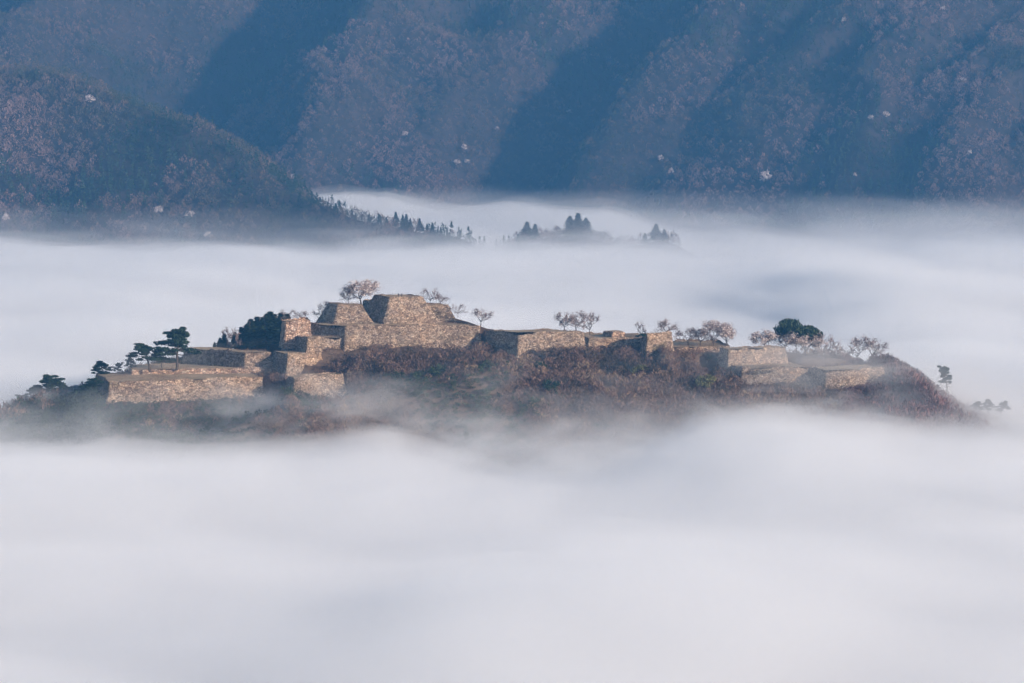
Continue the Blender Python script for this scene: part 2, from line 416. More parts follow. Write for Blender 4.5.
tag(grid_mesh('mountain', mxs, mys, MZ, M_MOUNT), kind='structure')
# the valley floor under the fog and the hill the photograph was taken from
vx = np.arange(-3000, 3001, 60.0); vy = np.arange(-600, 4501, 60.0)
VX, VY = np.meshgrid(vx, vy)
VZ = -92 + fbm(VX, VY, 500, 3, 51) * 6
near = 111.0 - np.hypot(VX * 0.35, np.maximum(VY, 0)) * 0.62 - np.maximum(-VY, 0) * 0.1
VZ = np.maximum(VZ, near)
VZ = np.where(VY > 4080, np.maximum(VZ, -95), VZ)
tag(grid_mesh('valley_ground', vx, vy, VZ, M_MOUNT), kind='structure')

# ------------------------------------------------------------------ stone terraces
def build_terrace(t):
    h = t['zt'] - t['zb']; L, D = t['L'], t['D']
    root = empty(t['name'], (t['P'][0], t['P'][1], t['zb']), 0.0)
    tag(root, t['label'], t['cat'], 'ruined castle walls')
    hb = h + 4.0                                                    # carried into the ground
    st = 0.8
    nL = max(3, int(L / st)); nD = max(3, int(D / st)); nz = max(4, int(hb / 0.8))
    def ring(o):
        p = []
        xa, xb, ya, yb = -o, L + o, -o, D + o
        p += [(xa + (xb - xa) * k / nL, ya) for k in range(nL)]
        p += [(xb, ya + (yb - ya) * k / nD) for k in range(nD)]
        p += [(xb - (xb - xa) * k / nL, yb) for k in range(nL)]
        p += [(xa, yb - (yb - ya) * k / nD) for k in range(nD)]
        return np.array(p)
    n = 2 * (nL + nD); V = []
    base = ring(0)
    px = base[:, 0] * t['u'][0] + base[:, 1] * t['v'][0] + t['P'][0]; py = base[:, 0] * t['u'][1] + base[:, 1] * t['v'][1] + t['P'][1]
    edge = fbm(px, py, 8, 3, 61) * 1.1 - 0.15 + (rng.random(n) - 0.5) * 0.5 - 1.1 * np.clip(fbm(px, py, 14, 2, 63) - 0.28, 0, 1) * 2.2
    if t['batter'] >= 0.3: edge = edge * 0.45
    for k in range(nz + 1):
        f = k / nz
        o = t['batter'] * hb * (f ** (1.5 if t['batter'] < 0.3 else 1.12))
        r = ring(o) + (rng.random((n, 2)) - 0.5) * 0.26 + (fbm(px, py + 3.1 * k, 6, 2, 67)[:, None]) * 0.35
        z = h - hb * f + edge * (1 - f)
        V.append(np.column_stack([r[:, :1] * t['u'] + r[:, 1:] * t['v'], z]))
    V = np.concatenate(V)
    i = np.arange(n); j = (i + 1) % n
    Fc = np.concatenate([np.stack([i + k * n, i + (k + 1) * n, j + (k + 1) * n, j + k * n], -1) for k in range(nz)])
    mesh_np('stone_face', V, Fc, t['mat'], root)
    gx = np.linspace(0.05, L - 0.05, max(4, int(L / 1.5))); gy = np.linspace(0.05, D - 0.05, max(4, int(D / 1.5)))
    GX, GY = np.meshgrid(gx, gy)
    GZ = h - 0.35 + fbm(GX + t['P'][0], GY + t['P'][1], 9, 3, 71) * 0.35
    g = grid_mesh('grass_top', gx, gy, GZ, t['top'], True, root)
    co = np.empty(len(g.data.vertices) * 3, np.float32); g.data.vertices.foreach_get('co', co); co = co.reshape(-1, 3)
    xy = co[:, :1] * t['u'] + co[:, 1:2] * t['v']; co[:, :2] = xy; g.data.vertices.foreach_set('co', co.ravel()); g.data.update()
    return root
for t in TERR: build_terrace(t)

# ------------------------------------------------------------------ leaf clouds
def quads(C, N, U, w_, h_):
    """quads at C with in-plane axes U (long) and N x U; half sizes h_ along U, w_ across"""
    U = U / np.linalg.norm(U, axis=1, keepdims=True)
    W = np.cross(N, U); W /= np.maximum(np.linalg.norm(W, axis=1, keepdims=True), 1e-6)
    a = U * h_[:, None]; b = W * w_[:, None]
    V = np.stack([C - a - b * 0.6, C - a * 0.2 + b, C + a, C + a * 0.1 - b], 1)
    return V.reshape(-1, 3)

def rdir(n):
    v = rng.normal(size=(n, 3)); return v / np.linalg.norm(v, axis=1, keepdims=True)

def wood(name, P, H, kind, mat, tint, per, wid=0.5, fine=1.0):
    """a mass of plants as one mesh. P bases, H heights"""
    n = len(P); idx = np.repeat(np.arange(n), per); m = n * per
    h = H[idx]; R = h * wid
    if kind == 'bare':
        ang = rng.random(m) * 2 * np.pi; rr = np.sqrt(rng.random(m)); zz = 0.12 + 0.88 * rng.random(m) ** 0.8
        env = np.sin(np.pi * np.clip(zz * 0.82 + 0.12, 0, 1)) ** 0.7
        off = np.stack([np.cos(ang) * rr * R * env, np.sin(ang) * rr * R * env, zz * h * (1 - 0.25 * rr ** 2)], 1)
        U = np.stack([np.cos(ang) * rr * 0.9, np.sin(ang) * rr * 0.9, 0.6 + rng.random(m)], 1) + rng.normal(size=(m, 3)) * 0.3
        hh = fine * h * (0.07 + 0.10 * rng.random(m)); ww = fine * h * (0.016 + 0.035 * rng.random(m))
    elif kind == 'conifer':
        zz = rng.random(m) ** 1.2; ang = rng.random(m) * 2 * np.pi
        r = (1 - zz) * (0.5 + 0.5 * rng.random(m)) * R * (0.8 + 0.2 * np.sin(zz * 40))
        off = np.stack([np.cos(ang) * r, np.sin(ang) * r, (0.08 + 0.92 * zz) * h], 1)
        U = np.stack([np.cos(ang), np.sin(ang), -0.35 + 0 * ang], 1) + rng.normal(size=(m, 3)) * 0.25
        hh = h * (0.05 + 0.06 * rng.random(m)); ww = h * (0.03 + 0.03 * rng.random(m))
    else:                                                            # round leafy
        d = rdir(m); lob = rng.normal(size=(n, 4, 3)) * 0.35; pick = lob[idx, rng.integers(0, 4, m)]
        rad = 0.55 * rng.random(m) ** 0.45
        off = (pick + d * rad[:, None]) * np.stack([R, R, h * 0.42], 1); off[:, 2] += h * 0.52
        off[:, 2] = np.maximum(off[:, 2], 0.1)
        U = rdir(m); hh = h * (0.05 + 0.06 * rng.random(m)); ww = h * (0.04 + 0.05 * rng.random(m))
    C = P[idx] + off
    V = quads(C, rdir(m), U, ww, hh)
    f = np.arange(m * 4).reshape(m, 4)
    tt = np.clip(tint[idx] + rng.normal(size=m) * 0.10, 0, 1)
    return mesh_np(name, V, f, mat, None, False, tt)

# mountain forest
def in_view(P, mx=40, my=40):
    d = P[:, 1] * math.cos(TH) - (P[:, 2] - ZC) * math.sin(TH); u = P[:, 1] * math.sin(TH) + (P[:, 2] - ZC) * math.cos(TH)
    a = 512 + F * P[:, 0] / d; b = 341.5 - F * u / d
    return (a > -mx) & (a < 1024 + mx) & (b > -my) & (b < 330)
sp = 6.6
gx, gy = np.meshgrid(np.arange(-900, 900, sp), np.arange(2150, 3760, sp))
gx = gx.ravel() + (rng.random(gx.size) - 0.5) * sp * 0.9; gy = gy.ravel() + (rng.random(gy.size) - 0.5) * sp * 0.9
gz = mount(gx, gy)
P = np.stack([gx, gy, gz], 1)
P = P[(gz > -14)]; P = P[in_view(P, 90, 60)]
# drop what other ground hides: march a few steps to the camera
def seen(P, tall=9.0):
    ok = np.ones(len(P), bool)
    for f in np.linspace(0.70, 0.985, 60):
        q = np.array([0, 0, ZC]) + (P + [0, 0, tall] - [0, 0, ZC]) * f
        m = q[:, 1] > 2100
        ok &= ~(m & (mount(q[:, 0], q[:, 1]) > q[:, 2] + 1))
    return ok
P = P[seen(P)]
con = fbm(P[:, 0], P[:, 1], 130, 3, 81) + rng.normal(size=len(P)) * 0.16
# spruces and cedars keep to the gullies
u_ = P[:, 0] + 0.30 * (P[:, 1] - 3300)
isc = con > 0.15
H = 5.5 + 8.5 * rng.random(len(P)) ** 1.6
tb = np.clip(0.52 + fbm(P[:, 0], P[:, 1], 90, 3, 91) * 0.75 + rng.normal(size=len(P)) * 0.13, 0, 1)
b_, c_ = ~isc, isc
P0 = P - [0, 0, 0.6]
tag(wood('bare_forest', P0[b_], H[b_], 'bare', M_BARE, tb[b_], 70, 0.5, 0.72), 'brownish pink leafless woods covering the mountainside', 'forest', kind='stuff')
tag(wood('evergreen_forest', P0[c_], H[c_] * 1.1, 'conifer', M_GREEN, tb[c_], 46, 0.32), 'dark evergreen patches among the bare woods on the mountainside', 'forest', kind='stuff')
print('forest trees', len(P))

# castle hill scrub
def terr_free(x, y, pad=0.3):
    ok = np.ones(len(x), bool)
    for t in TERR:
        a, b = tlocal(t, x, y); o = t['batter'] * (t['zt'] - t['zb']) + pad
        ok &= ~((a > -o) & (a < t['L'] + o) & (b > -o) & (b < t['D'] + o))
    return ok
sp = 1.7
gx, gy = np.meshgrid(np.arange(-235, 235, sp), np.arange(865, 1060, sp))
gx = gx.ravel() + (rng.random(gx.size) - 0.5) * sp; gy = gy.ravel() + (rng.random(gy.size) - 0.5) * sp
gz = hz(gx, gy)
ppx = 512 + F * gx / gy
dens = 0.92 + 0.5 * fbm(gx, gy, 14, 3, 101)
# open paths and lawns on the terraces behind the walls stay clear
foot = np.full(len(gx), 99.0)
for t in TERR:
    a, b = tlocal(t, gx, gy); o = t['batter'] * (t['zt'] - t['zb'])
    d = np.where((a > -o) & (a < t['L'] + o), -b - o, 99); foot = np.where(d > 0, np.minimum(foot, d), foot)
lawn = (gz > 17) & (gy > 985) & (ppx > 120) & (ppx < 880) & ((foot > 20) | (gy > 1008))
k = (gz > -26) & terr_free(gx, gy) & (rng.random(len(gx)) < dens) & ~lawn
gx, gy, gz, ppx = gx[k], gy[k], gz[k], ppx[k]
P = np.stack([gx, gy, gz - 0.2], 1)
foot = np.full(len(P), 99.0)                                         # distance in front of the nearest wall foot
for t in TERR:
    a, b = tlocal(t, gx, gy); o = t['batter'] * (t['zt'] - t['zb'])
    d = np.where((a > -o) & (a < t['L'] + o), -b - o, 99); foot = np.where(d > 0, np.minimum(foot, d), foot)
H = rng.uniform(2.0, 4.6, len(P)) * (0.55 + 0.45 * sstep(1, 12, foot)) * (1 + 0.8 * (1 - sstep(70, 115, ppx)) + 0.6 * sstep(860, 890, ppx))
grn = fbm(gx, gy, 30, 3, 111) + 0.85 * (1 - sstep(180, 340, ppx)) + rng.normal(size=len(P)) * 0.14
red = 1.2 * sstep(810, 870, ppx) * (ppx < 990) + 0.35 * fbm(gx, gy, 25, 2, 113) + rng.normal(size=len(P)) * 0.12
tb = np.clip(0.5 + fbm(gx, gy, 18, 3, 121) * 0.55 + rng.normal(size=len(P)) * 0.15, 0, 1)
g_ = (grn > 0.40); r_ = (red > 0.6) & ~g_; s_ = ~g_ & ~r_
tag(wood('brown_scrub', P[s_], H[s_], 'bare', M_SCRUB, tb[s_], 60, 0.55), 'bare brown scrub on the slope below the castle walls', 'scrub', kind='stuff')
tag(wood('green_scrub', P[g_], H[g_] * 0.8, 'round', M_GREEN, tb[g_], 70, 0.6), 'dark green undergrowth patches on the castle slope', 'scrub', kind='stuff')
tag(wood('red_thicket', P[r_], H[r_] * 1.05, 'bare', M_RED, tb[r_], 70, 0.6), 'reddish brown thicket at the right end of the castle slope', 'scrub', kind='stuff')
print('scrub', len(P))

# dry grass tufts on the open terrace tops and along their broken edges
gp = []
for t in TERR:
    n = int(t['L'] * t['D'] * 0.55)
    a = rng.random(n) * t['L']; b = rng.random(n) ** 1.5 * t['D']
    e = rng.random(int(t['L'] * 2.2)) * t['L']
    a = np.concatenate([a, e]); b = np.concatenate([b, 0.2 + rng.random(len(e)) * 0.8])
    q = t['P'][:2] + a[:, None] * t['u'] + b[:, None] * t['v']
    gp.append(np.column_stack([q, np.full(len(q), t['zt'] - 0.45)]))
gp = np.concatenate(gp); keep = fbm(gp[:, 0], gp[:, 1], 10, 2, 131) > -0.1; gp = gp[keep]
tag(wood('dry_grass', gp, rng.uniform(0.5, 1.3, len(gp)), 'bare', M_SCRUB, np.clip(0.8 + rng.normal(size=len(gp)) * 0.2, 0, 1), 9, 0.7), 'dry grass tufts on the tops of the stone terraces', 'grass', kind='stuff')

# ------------------------------------------------------------------ single trees
def tubes(paths, seg=5):
    V = []; Fq = []; n0 = 0
    for pts, rad in paths:
        pts = np.asarray(pts, float); m = len(pts)
        d = np.gradient(pts, axis=0); d /= np.linalg.norm(d, axis=1, keepdims=True) + 1e-9
        ref = np.where(np.abs(d[:, 2:3]) > 0.9, np.array([[1.0, 0, 0]]), np.array([[0, 0, 1.0]]))
        a = np.cross(d, ref); a /= np.linalg.norm(a, axis=1, keepdims=True); b = np.cross(d, a)
        th = np.arange(seg) / seg * 2 * np.pi
        ring = pts[:, None] + (a[:, None] * np.cos(th)[None, :, None] + b[:, None] * np.sin(th)[None, :, None]) * np.asarray(rad)[:, None, None]
        V.append(ring.reshape(-1, 3))
        for k in range(m - 1):
            for s in range(seg):
                Fq.append((n0 + k * seg + s, n0 + k * seg + (s + 1) % seg, n0 + (k + 1) * seg + (s + 1) % seg, n0 + (k + 1) * seg + s))
        n0 += m * seg
    return np.concatenate(V), np.array(Fq)

def limb(p, d, L, r, rise=0.0, wob=0.25, n=5):
    pts = [np.array(p, float)]; d = np.array(d, float); d /= np.linalg.norm(d)
    for k in range(n):
        d = d + rng.normal(size=3) * wob * 0.5 + np.array([0, 0, rise]); d /= np.linalg.norm(d)
        pts.append(pts[-1] + d * L / n)
    return pts, np.linspace(r, r * 0.35, n + 1)

def proto_cherry(h, spread, blossom, per=3, lean=0.0, trunk_h=0.28):
    per += 2
    """open spreading tree: short trunk, limbs that fork, fine twigs, a share of them flowering"""
    root = empty('cherry_tree', (0, 0, 0))
    tp, tr = limb((0, 0, -0.6), (lean, 0, 1), h * trunk_h + 0.6, h * 0.032, 0, 0.15, 4)
    main = [(tp, tr)]; ends = []
    def fork(p, d, L, r, lev):
        a, rr = limb(p, d, L, r, 0.04, 0.32, 4); main.append((a, rr))
        if lev == 0: ends.append((a[-1], a[-1] - a[-2])); ends.append((a[2], a[3] - a[2])); return
        for q in range(2 if lev > 1 else 3):
            k = random.choice((2, 3, 4))
            dd = (a[k] - a[k - 1]); dd /= np.linalg.norm(dd)
            dd = dd + rng.normal(size=3) * 0.55; dd[2] = dd[2] * 0.75 + 0.12
            fork(a[k], dd, L * 0.68, r * 0.55, lev - 1)
    nb = 5
    for q in range(nb):
        an = q / nb * 2 * math.pi + random.uniform(-0.4, 0.4)
        fork(tp[-1 - (q % 2)], (math.cos(an) * spread, math.sin(an) * spread, 0.75), h * 0.42, h * 0.018, 2)
    V, Fq = tubes(main, 5)
    hi = V[:, 2].max(); V *= np.array([1, 1, h * 0.93 / hi])
    mesh_np('trunk', V, Fq, M_BARK, root)
    C = []; U = []
    for e, d in ends:
        e = e * np.array([1, 1, h * 0.93 / hi])
        d = d / (np.linalg.norm(d) + 1e-9)
        for q in range(per * 3):
            dd = d + rng.normal(size=3) * 0.7; C.append(e + dd * random.uniform(0.02, 0.11) * h); U.append(dd)
    C = np.array(C); U = np.array(U); m = len(C)
    V = quads(C, rdir(m), U, np.full(m, h * 0.009) * rng.uniform(0.7, 1.8, m), h * rng.uniform(0.025, 0.06, m))
    tw = mesh_np('crown', V, np.arange(m * 4).reshape(m, 4), M_TWIG, root, False, rng.random(m))
    if blossom > 0:
        k = rng.integers(0, m, int(m * blossom)); n = len(k)
        Cb = C[k] + rng.normal(size=(n, 3)) * h * 0.035
        V = quads(Cb, rdir(n), rdir(n), np.full(n, h * 0.017), np.full(n, h * 0.019))
        mesh_np('blossom', V, np.arange(n * 4).reshape(n, 4), M_BLOSSOM, root, False, rng.random(n))
    root['category'] = 'tree'
    return root

def proto_pine(h, pads, crown_w, lean=0.1, name='pine_tree', mat=None):
    """leaning trunk with flat tiers of needles"""
    root = empty(name, (0, 0, 0)); root['category'] = 'tree'
    tp, tr = limb((0, 0, -0.8), (lean, 0, 1), h * 0.93 + 0.8, h * 0.03, 0.02, 0.12, 8)
    paths = [(tp, tr)]; C = []; U = []; tp = np.array(tp)
    for q in range(pads):
        f = 0.36 + 0.62 * ((q + 0.5) / pads) ** 0.8
        k = f * 8; i = int(min(7, k)); p = tp[i] + (tp[i + 1] - tp[i]) * (k - i)
        an = q * 2.4 + random.uniform(-0.5, 0.5); reach = crown_w * (1.0 - 0.62 * max(0, f - 0.55) / 0.45) * random.uniform(0.12, 0.62)
        e = p + np.array([math.cos(an) * reach, math.sin(an) * reach, h * 0.03])
        paths.append(([p, (p + e) / 2 + [0, 0, -0.02 * h], e], np.array([0.012, 0.009, 0.004]) * h))
        n = 120; rx = crown_w * random.uniform(0.13, 0.27) * (1.15 - 0.4 * f); tall = random.uniform(0.05, 0.11); e = e + np.array([0, 0, random.uniform(-0.06, 0.05) * h])
        d = rdir(n) * (rng.random((n, 1)) ** 0.4)
        d[:, 2] = d[:, 2] * 0.5 + 0.25
        C.append(e + d * np.array([rx, rx * random.uniform(0.7, 1.1), h * tall])); U.append(rdir(n) + [0, 0, 0.6])
    V, Fq = tubes(paths, 6); mesh_np('trunk', V, Fq, M_BARK, root)
    C = np.concatenate(C); U = np.concatenate(U); m = len(C)
    V = quads(C, rdir(m), U, np.full(m, h * 0.018) * rng.uniform(0.6, 1.5, m), h * rng.uniform(0.018, 0.045, m))
    mesh_np('crown', V, np.arange(m * 4).reshape(m, 4), mat or M_GREEN, root, False, rng.random(m) * 0.8)
    return root

def proto_cedar(h, wid):
    root = empty('cedar_tree', (0, 0, 0)); root['category'] = 'tree'
    V, Fq = tubes([limb((0, 0, -0.8), (0, 0, 1), h * 0.95 + 0.8, h * 0.022, 0, 0.04, 6)], 6); mesh_np('trunk', V, Fq, M_BARK, root)
    m = 950; zz = rng.random(m) ** 1.15; ang = rng.random(m) * 2 * np.pi
    tier = 0.72 + 0.28 * np.sin(zz * 46 + np.sin(ang * 3) * 1.2)
    r = ((1 - zz) ** 0.85) * h * wid * (0.35 + 0.65 * rng.random(m) ** 0.5) * tier * (0.85 + 0.2 * np.sin(ang * 2 + zz * 9))
    C = np.stack([np.cos(ang) * r, np.sin(ang) * r, h * (0.10 + 0.90 * zz)], 1)
    U = np.stack([np.cos(ang), np.sin(ang), -0.3 + 0 * ang], 1) + rng.normal(size=(m, 3)) * 0.3
    V = quads(C, rdir(m), U, h * rng.uniform(0.012, 0.028, m), h * rng.uniform(0.025, 0.05, m))
    mesh_np('crown', V, np.arange(m * 4).reshape(m, 4), M_GREEN, root, False, rng.random(m) * 0.75)
    return root

def proto_round(name, h, wid, mat, nleaf=700, size=1.0, cat='tree'):
    """a leafy or flowering tree: forked trunk and limbs under clumps of small faces"""
    root = empty(name, (0, 0, 0)); root['category'] = cat
    tp, tr = limb((0, 0, -0.6), (0.05, 0, 1), h * 0.42 + 0.6, h * 0.03, 0, 0.15, 4); paths = [(tp, tr)]; C = []
    for q in range(9):
        an = q * 2.4; el = random.uniform(0.15, 1.0)
        e = np.array([math.cos(an) * wid * h * 0.34 * math.sqrt(1.05 - el * el * 0.9), math.sin(an) * wid * h * 0.34 * math.sqrt(1.05 - el * el * 0.9), h * (0.34 + 0.48 * el)])
        s = tp[-1]; paths.append(([s, (s + e) / 2 + rng.normal(size=3) * 0.03 * h, e], np.array([0.014, 0.009, 0.004]) * h))
        n = nleaf // 9; C.append(e + rdir(n) * (rng.random((n, 1)) ** 0.5) * np.array([wid * 0.26, wid * 0.26, 0.17]) * h * random.uniform(0.7, 1.1))
    V, Fq = tubes(paths, 5); mesh_np('trunk', V, Fq, M_BARK, root)
    C = np.concatenate(C); m = len(C)
    V = quads(C, rdir(m), rdir(m), h * size * rng.uniform(0.012, 0.028, m), h * size * rng.uniform(0.016, 0.034, m))
    mesh_np('crown', V, np.arange(m * 4).reshape(m, 4), mat, root, False, rng.random(m))
    return root

USED = set()
def put(proto, px, py_foot, Y, hpx=None, label=None, group=None, ph=None, rz=None, wide=1.0, ground=None):
    """stand a tree with its foot on pixel row py_foot at depth Y, hpx pixels tall"""
    p = at(px, py_foot, Y)
    if ground is not None: p[2] = ground(p[0], p[1])
    s = (hpx * Y / F) / ph if hpx else 1.0
    rz = random.uniform(0, 6.28) if rz is None else rz
    sc = (s * wide, s * wide, s)
    if id(proto) not in USED:
        USED.add(id(proto)); proto.location = p; proto.rotation_euler = (0, 0, rz); proto.scale = sc
        if label: proto['label'] = label
        if group: proto['group'] = group
        return proto
    return copy_tree(proto, p, rz, sc, label, group)

GH = 10.0
CH = [proto_cherry(GH, 1.15, b, 3, l) for b, l in ((0.12, 0.1), (0.3, -0.12), (0.0, 0.05))]
CHB = [proto_cherry(GH, 1.1, 2.4, 4, 0.08), proto_cherry(GH, 1.25, 3.2, 4, -0.05)]
PI = [proto_pine(GH, 30, 6.0, 0.10), proto_pine(GH, 26, 6.8, -0.15), proto_pine(GH, 22, 5.6, 0.04)]
CE = [proto_cedar(GH, 0.22), proto_cedar(GH, 0.26)]
cg = 'cherry trees on the castle terraces'
for pr, px, pf, Y, hp, wd, lab in [
    (CHB[0], 361, 303.5, 1012, 22, 1.6, 'tallest pale cherry with a flat top on the left stone keep stub'),
    (CH[1], 349, 304, 1012, 15, 1.0, 'small bare cherry close to the left edge of the keep stub, beside the tallest one'),
    (CH[2], 325, 321.5, 1016, 20, 0.9, 'leafless tree rising behind the left flank of the keep stub'),
    (CH[2], 430, 304.5, 1018, 16, 0.9, 'thin bare tree at the right rear edge of the highest keep base'),
    (CH[0], 440, 305.5, 1016, 11, 1.3, 'low spreading tree on the lower right shoulder of the keep base'),
    (CH[2], 458, 316.5, 1008, 12, 1.1, 'small grey tree at the top of the rubble slope right of the keep'),
    (CH[0], 480.5, 325.5, 1003, 17, 1.2, 'lone bent cherry at the foot of the rubble slope right of the keep'),
    (CH[0], 564, 331, 1000, 19, 1.1, 'left cherry of the three on the middle terrace'),
    (CH[1], 576, 331, 1004, 20, 1.2, 'middle cherry of the three on the middle terrace'),
    (CH[2], 590, 334, 1008, 21, 0.9, 'thin right cherry of the three on the middle terrace'),
    (CH[1], 667, 336, 1006, 17, 1.35, 'pinkish cherry standing behind the square mossy stub'),
    (CH[2], 640, 337, 1014, 15, 0.6, 'faint thin sapling left of the square mossy stub'),
    (CH[0], 688, 345.5, 1012, 17, 1.3, 'low dark leafless cherry on the left of the low grassy bank'),
    (CH[2], 700, 346, 1008, 18, 1.2, 'leaning bare cherry in the middle of the low grassy bank'),
    (CHB[0], 714, 346, 1009, 24, 1.15, 'pink flowering cherry, tallest on the low grassy bank'),
    (CHB[0], 726, 347, 1014, 22, 0.9, 'thin pale flowering cherry at the right end of the low grassy bank'),
    (CHB[1], 764, 349, 1006, 18, 1.3, 'pale cherry on the grass top of the right hand bastion'),
    (CHB[1], 786, 353, 1012, 22, 1.4, 'pink blossom mass at the right end of the bastion, under the dark evergreen'),
    (CHB[1], 806, 355, 1010, 20, 1.4, 'pink flowering cherry directly right below the dark evergreen dome'),
    (CH[1], 825, 363, 1008, 30, 0.75, 'tall thin misty cherry right of the dark evergreen dome'),
    (CH[2], 858, 361, 1020, 24, 1.2, 'left spreading bare tree in mist above the last bastion'),
    (CH[0], 872, 361, 1022, 23, 1.1, 'right bare tree of the pair in mist above the last bastion'),
    (CH[2], 231, 352, 1005, 24, 0.7, 'thin pale leafless tree standing in front of the cedar grove'),
    (CH[2], 288, 322, 1012, 12, 1.2, 'bare tree behind the reddish tower stub, next to the cedars'),
    (CH[0], 303, 322, 1014, 11, 1.2, 'low bare tree behind the right edge of the reddish tower stub')]:
    put(pr, px, pf, Y, hp, lab, cg, GH, None, wd)
pg = 'pines along the left end of the castle ridge'
for pr, px, pf, Y, hp, wd, lab in [
    (PI[0], 177, 367, 978, 40, 1.35, 'tallest umbrella shaped pine on the lowest terrace'),
    (PI[1], 150, 370, 974, 27, 1.75, 'wide twisted pine left of the tallest pine on the lowest terrace'),
    (PI[1], 162, 369, 984, 24, 1.0, 'half hidden pine between the tallest and the twisted pine'),
    (PI[2], 133, 372, 985, 15, 1.3, 'small bushy pine left of the twisted pine'),
    (PI[2], 118, 376, 985, 14, 1.3, 'small round pine near the corner of the lowest terrace'),
    (PI[1], 103, 381, 982, 20, 1.6, 'dark pine just outside the left corner of the long low wall'),
    (PI[0], 55, 406, 985, 33, 1.5, 'big dark pine on the misty left slope, apart from the wall'),
    (PI[1], 40, 405, 988, 22, 1.7, 'low dark pine left of the big dark pine on the misty slope'),
    (PI[2], 25, 410, 990, 17, 1.7, 'lowest leftmost pine where the ridge sinks into fog'),
    (PI[2], 71, 404, 990, 20, 1.7, 'low dark pine just right of the big dark pine on the misty slope'),
    (PI[0], 89, 402, 990, 25, 1.5, 'dark pine midway from the big slope pine to the long low wall'),
    (PI[2], 947, 393, 1000, 29, 0.9, 'lone thin pine standing in fog beyond the last bastion')]:
    if px < 100:
        q_ = hill_hit(px, pf)
        if q_ is not None: Y = q_[1]
    put(pr, px, pf, Y, hp, lab, pg, GH, 0.0 if hp == 40 else None, wd)
for px, pf, hp, wd, lab in [(976, 416, 16, 1.2, 'left grey tree of three sunk in fog at the far right'), (988, 416, 17, 1.1, 'middle grey tree of three sunk in fog at the far right'), (1000, 417, 17, 1.1, 'right grey tree of three sunk in fog at the far right')]:
    put(PI[1], px, pf, 985, hp, lab, 'fog bound trees at the far right', GH, None, wd)
# the broad evergreen dome
dome = proto_round('evergreen_tree', GH, 2.3, M_GREEN, 5400, 1.9)
put(dome, 797, 355, 1016, 38, 'broad dark evergreen with a domed crown above the pink blossom', None, GH, 0.3, 0.58)
# the cedar grove behind the reddish stub
cn = ['first', 'second', 'third', 'fourth', 'fifth', 'sixth', 'seventh', 'eighth', 'ninth', 'tenth', 'eleventh', 'twelfth', 'thirteenth', 'fourteenth', 'fifteenth', 'sixteenth']
gro = [(213, 352, 10), (219, 352, 15), (225, 352, 18), (236, 351, 19), (242, 351, 24), (247, 350, 28), (252, 350, 30), (257, 349, 32), (262, 348, 32), (266, 347, 33), (271, 346, 34), (276, 346, 34), (281, 345, 34), (286, 344, 31)]
for q, (px, pf, hp) in enumerate(gro):
    px += random.uniform(-2, 2); hp *= random.uniform(0.92, 1.05)
    put(CE[q % 2], px, pf, 1012 + (q % 3) * 5, hp, f'dark cedar in the grove behind the reddish stub, {cn[q]} from the left', 'dark cedar grove', GH, None, 2.5)
# noticeable shrubs on the slope
def slope_shrub(pr, px, py, hp, lab, wd=1.0):
    p = hill_hit(px, py)
    if p is None: return
    put(pr, px, py, p[1], hp, lab, None, GH, None, wd)
sh_g = proto_round('green_bush', GH, 1.1, M_GREEN, 700, 1.6, 'bush')
sh_y = proto_round('pale_bush', GH, 1.2, M_YGREEN, 700, 1.6, 'bush')
slope_shrub(sh_g, 551, 396, 20, 'dark green bush low on the slope below the middle terrace', 0.9)
slope_shrub(sh_g, 540, 372, 13, 'dark green bush high on the slope just under the middle terrace')
slope_shrub(sh_y, 706, 392, 20, 'pale yellowish green bush on the slope below the low grassy bank')
slope_shrub(sh_y, 640, 378, 16, 'pale green bush on the slope below the faded wall')
slope_shrub(PI[0], 468, 448, 17, 'lone faint pine sunk in the foreground fog below the keep', 0.8)
slope_shrub(sh_g, 712, 366, 14, 'dark bush beneath the corner of the right hand bastion')
put(sh_g, 643, 338.5, 993, 6, 'small dark bush on the left corner of the square mossy stub', None, GH, None, 1.2)
put(sh_g, 637.5, 339, 998, 5, 'small dark bush on the faded wall left of the square stub', None, GH, None, 1.0)

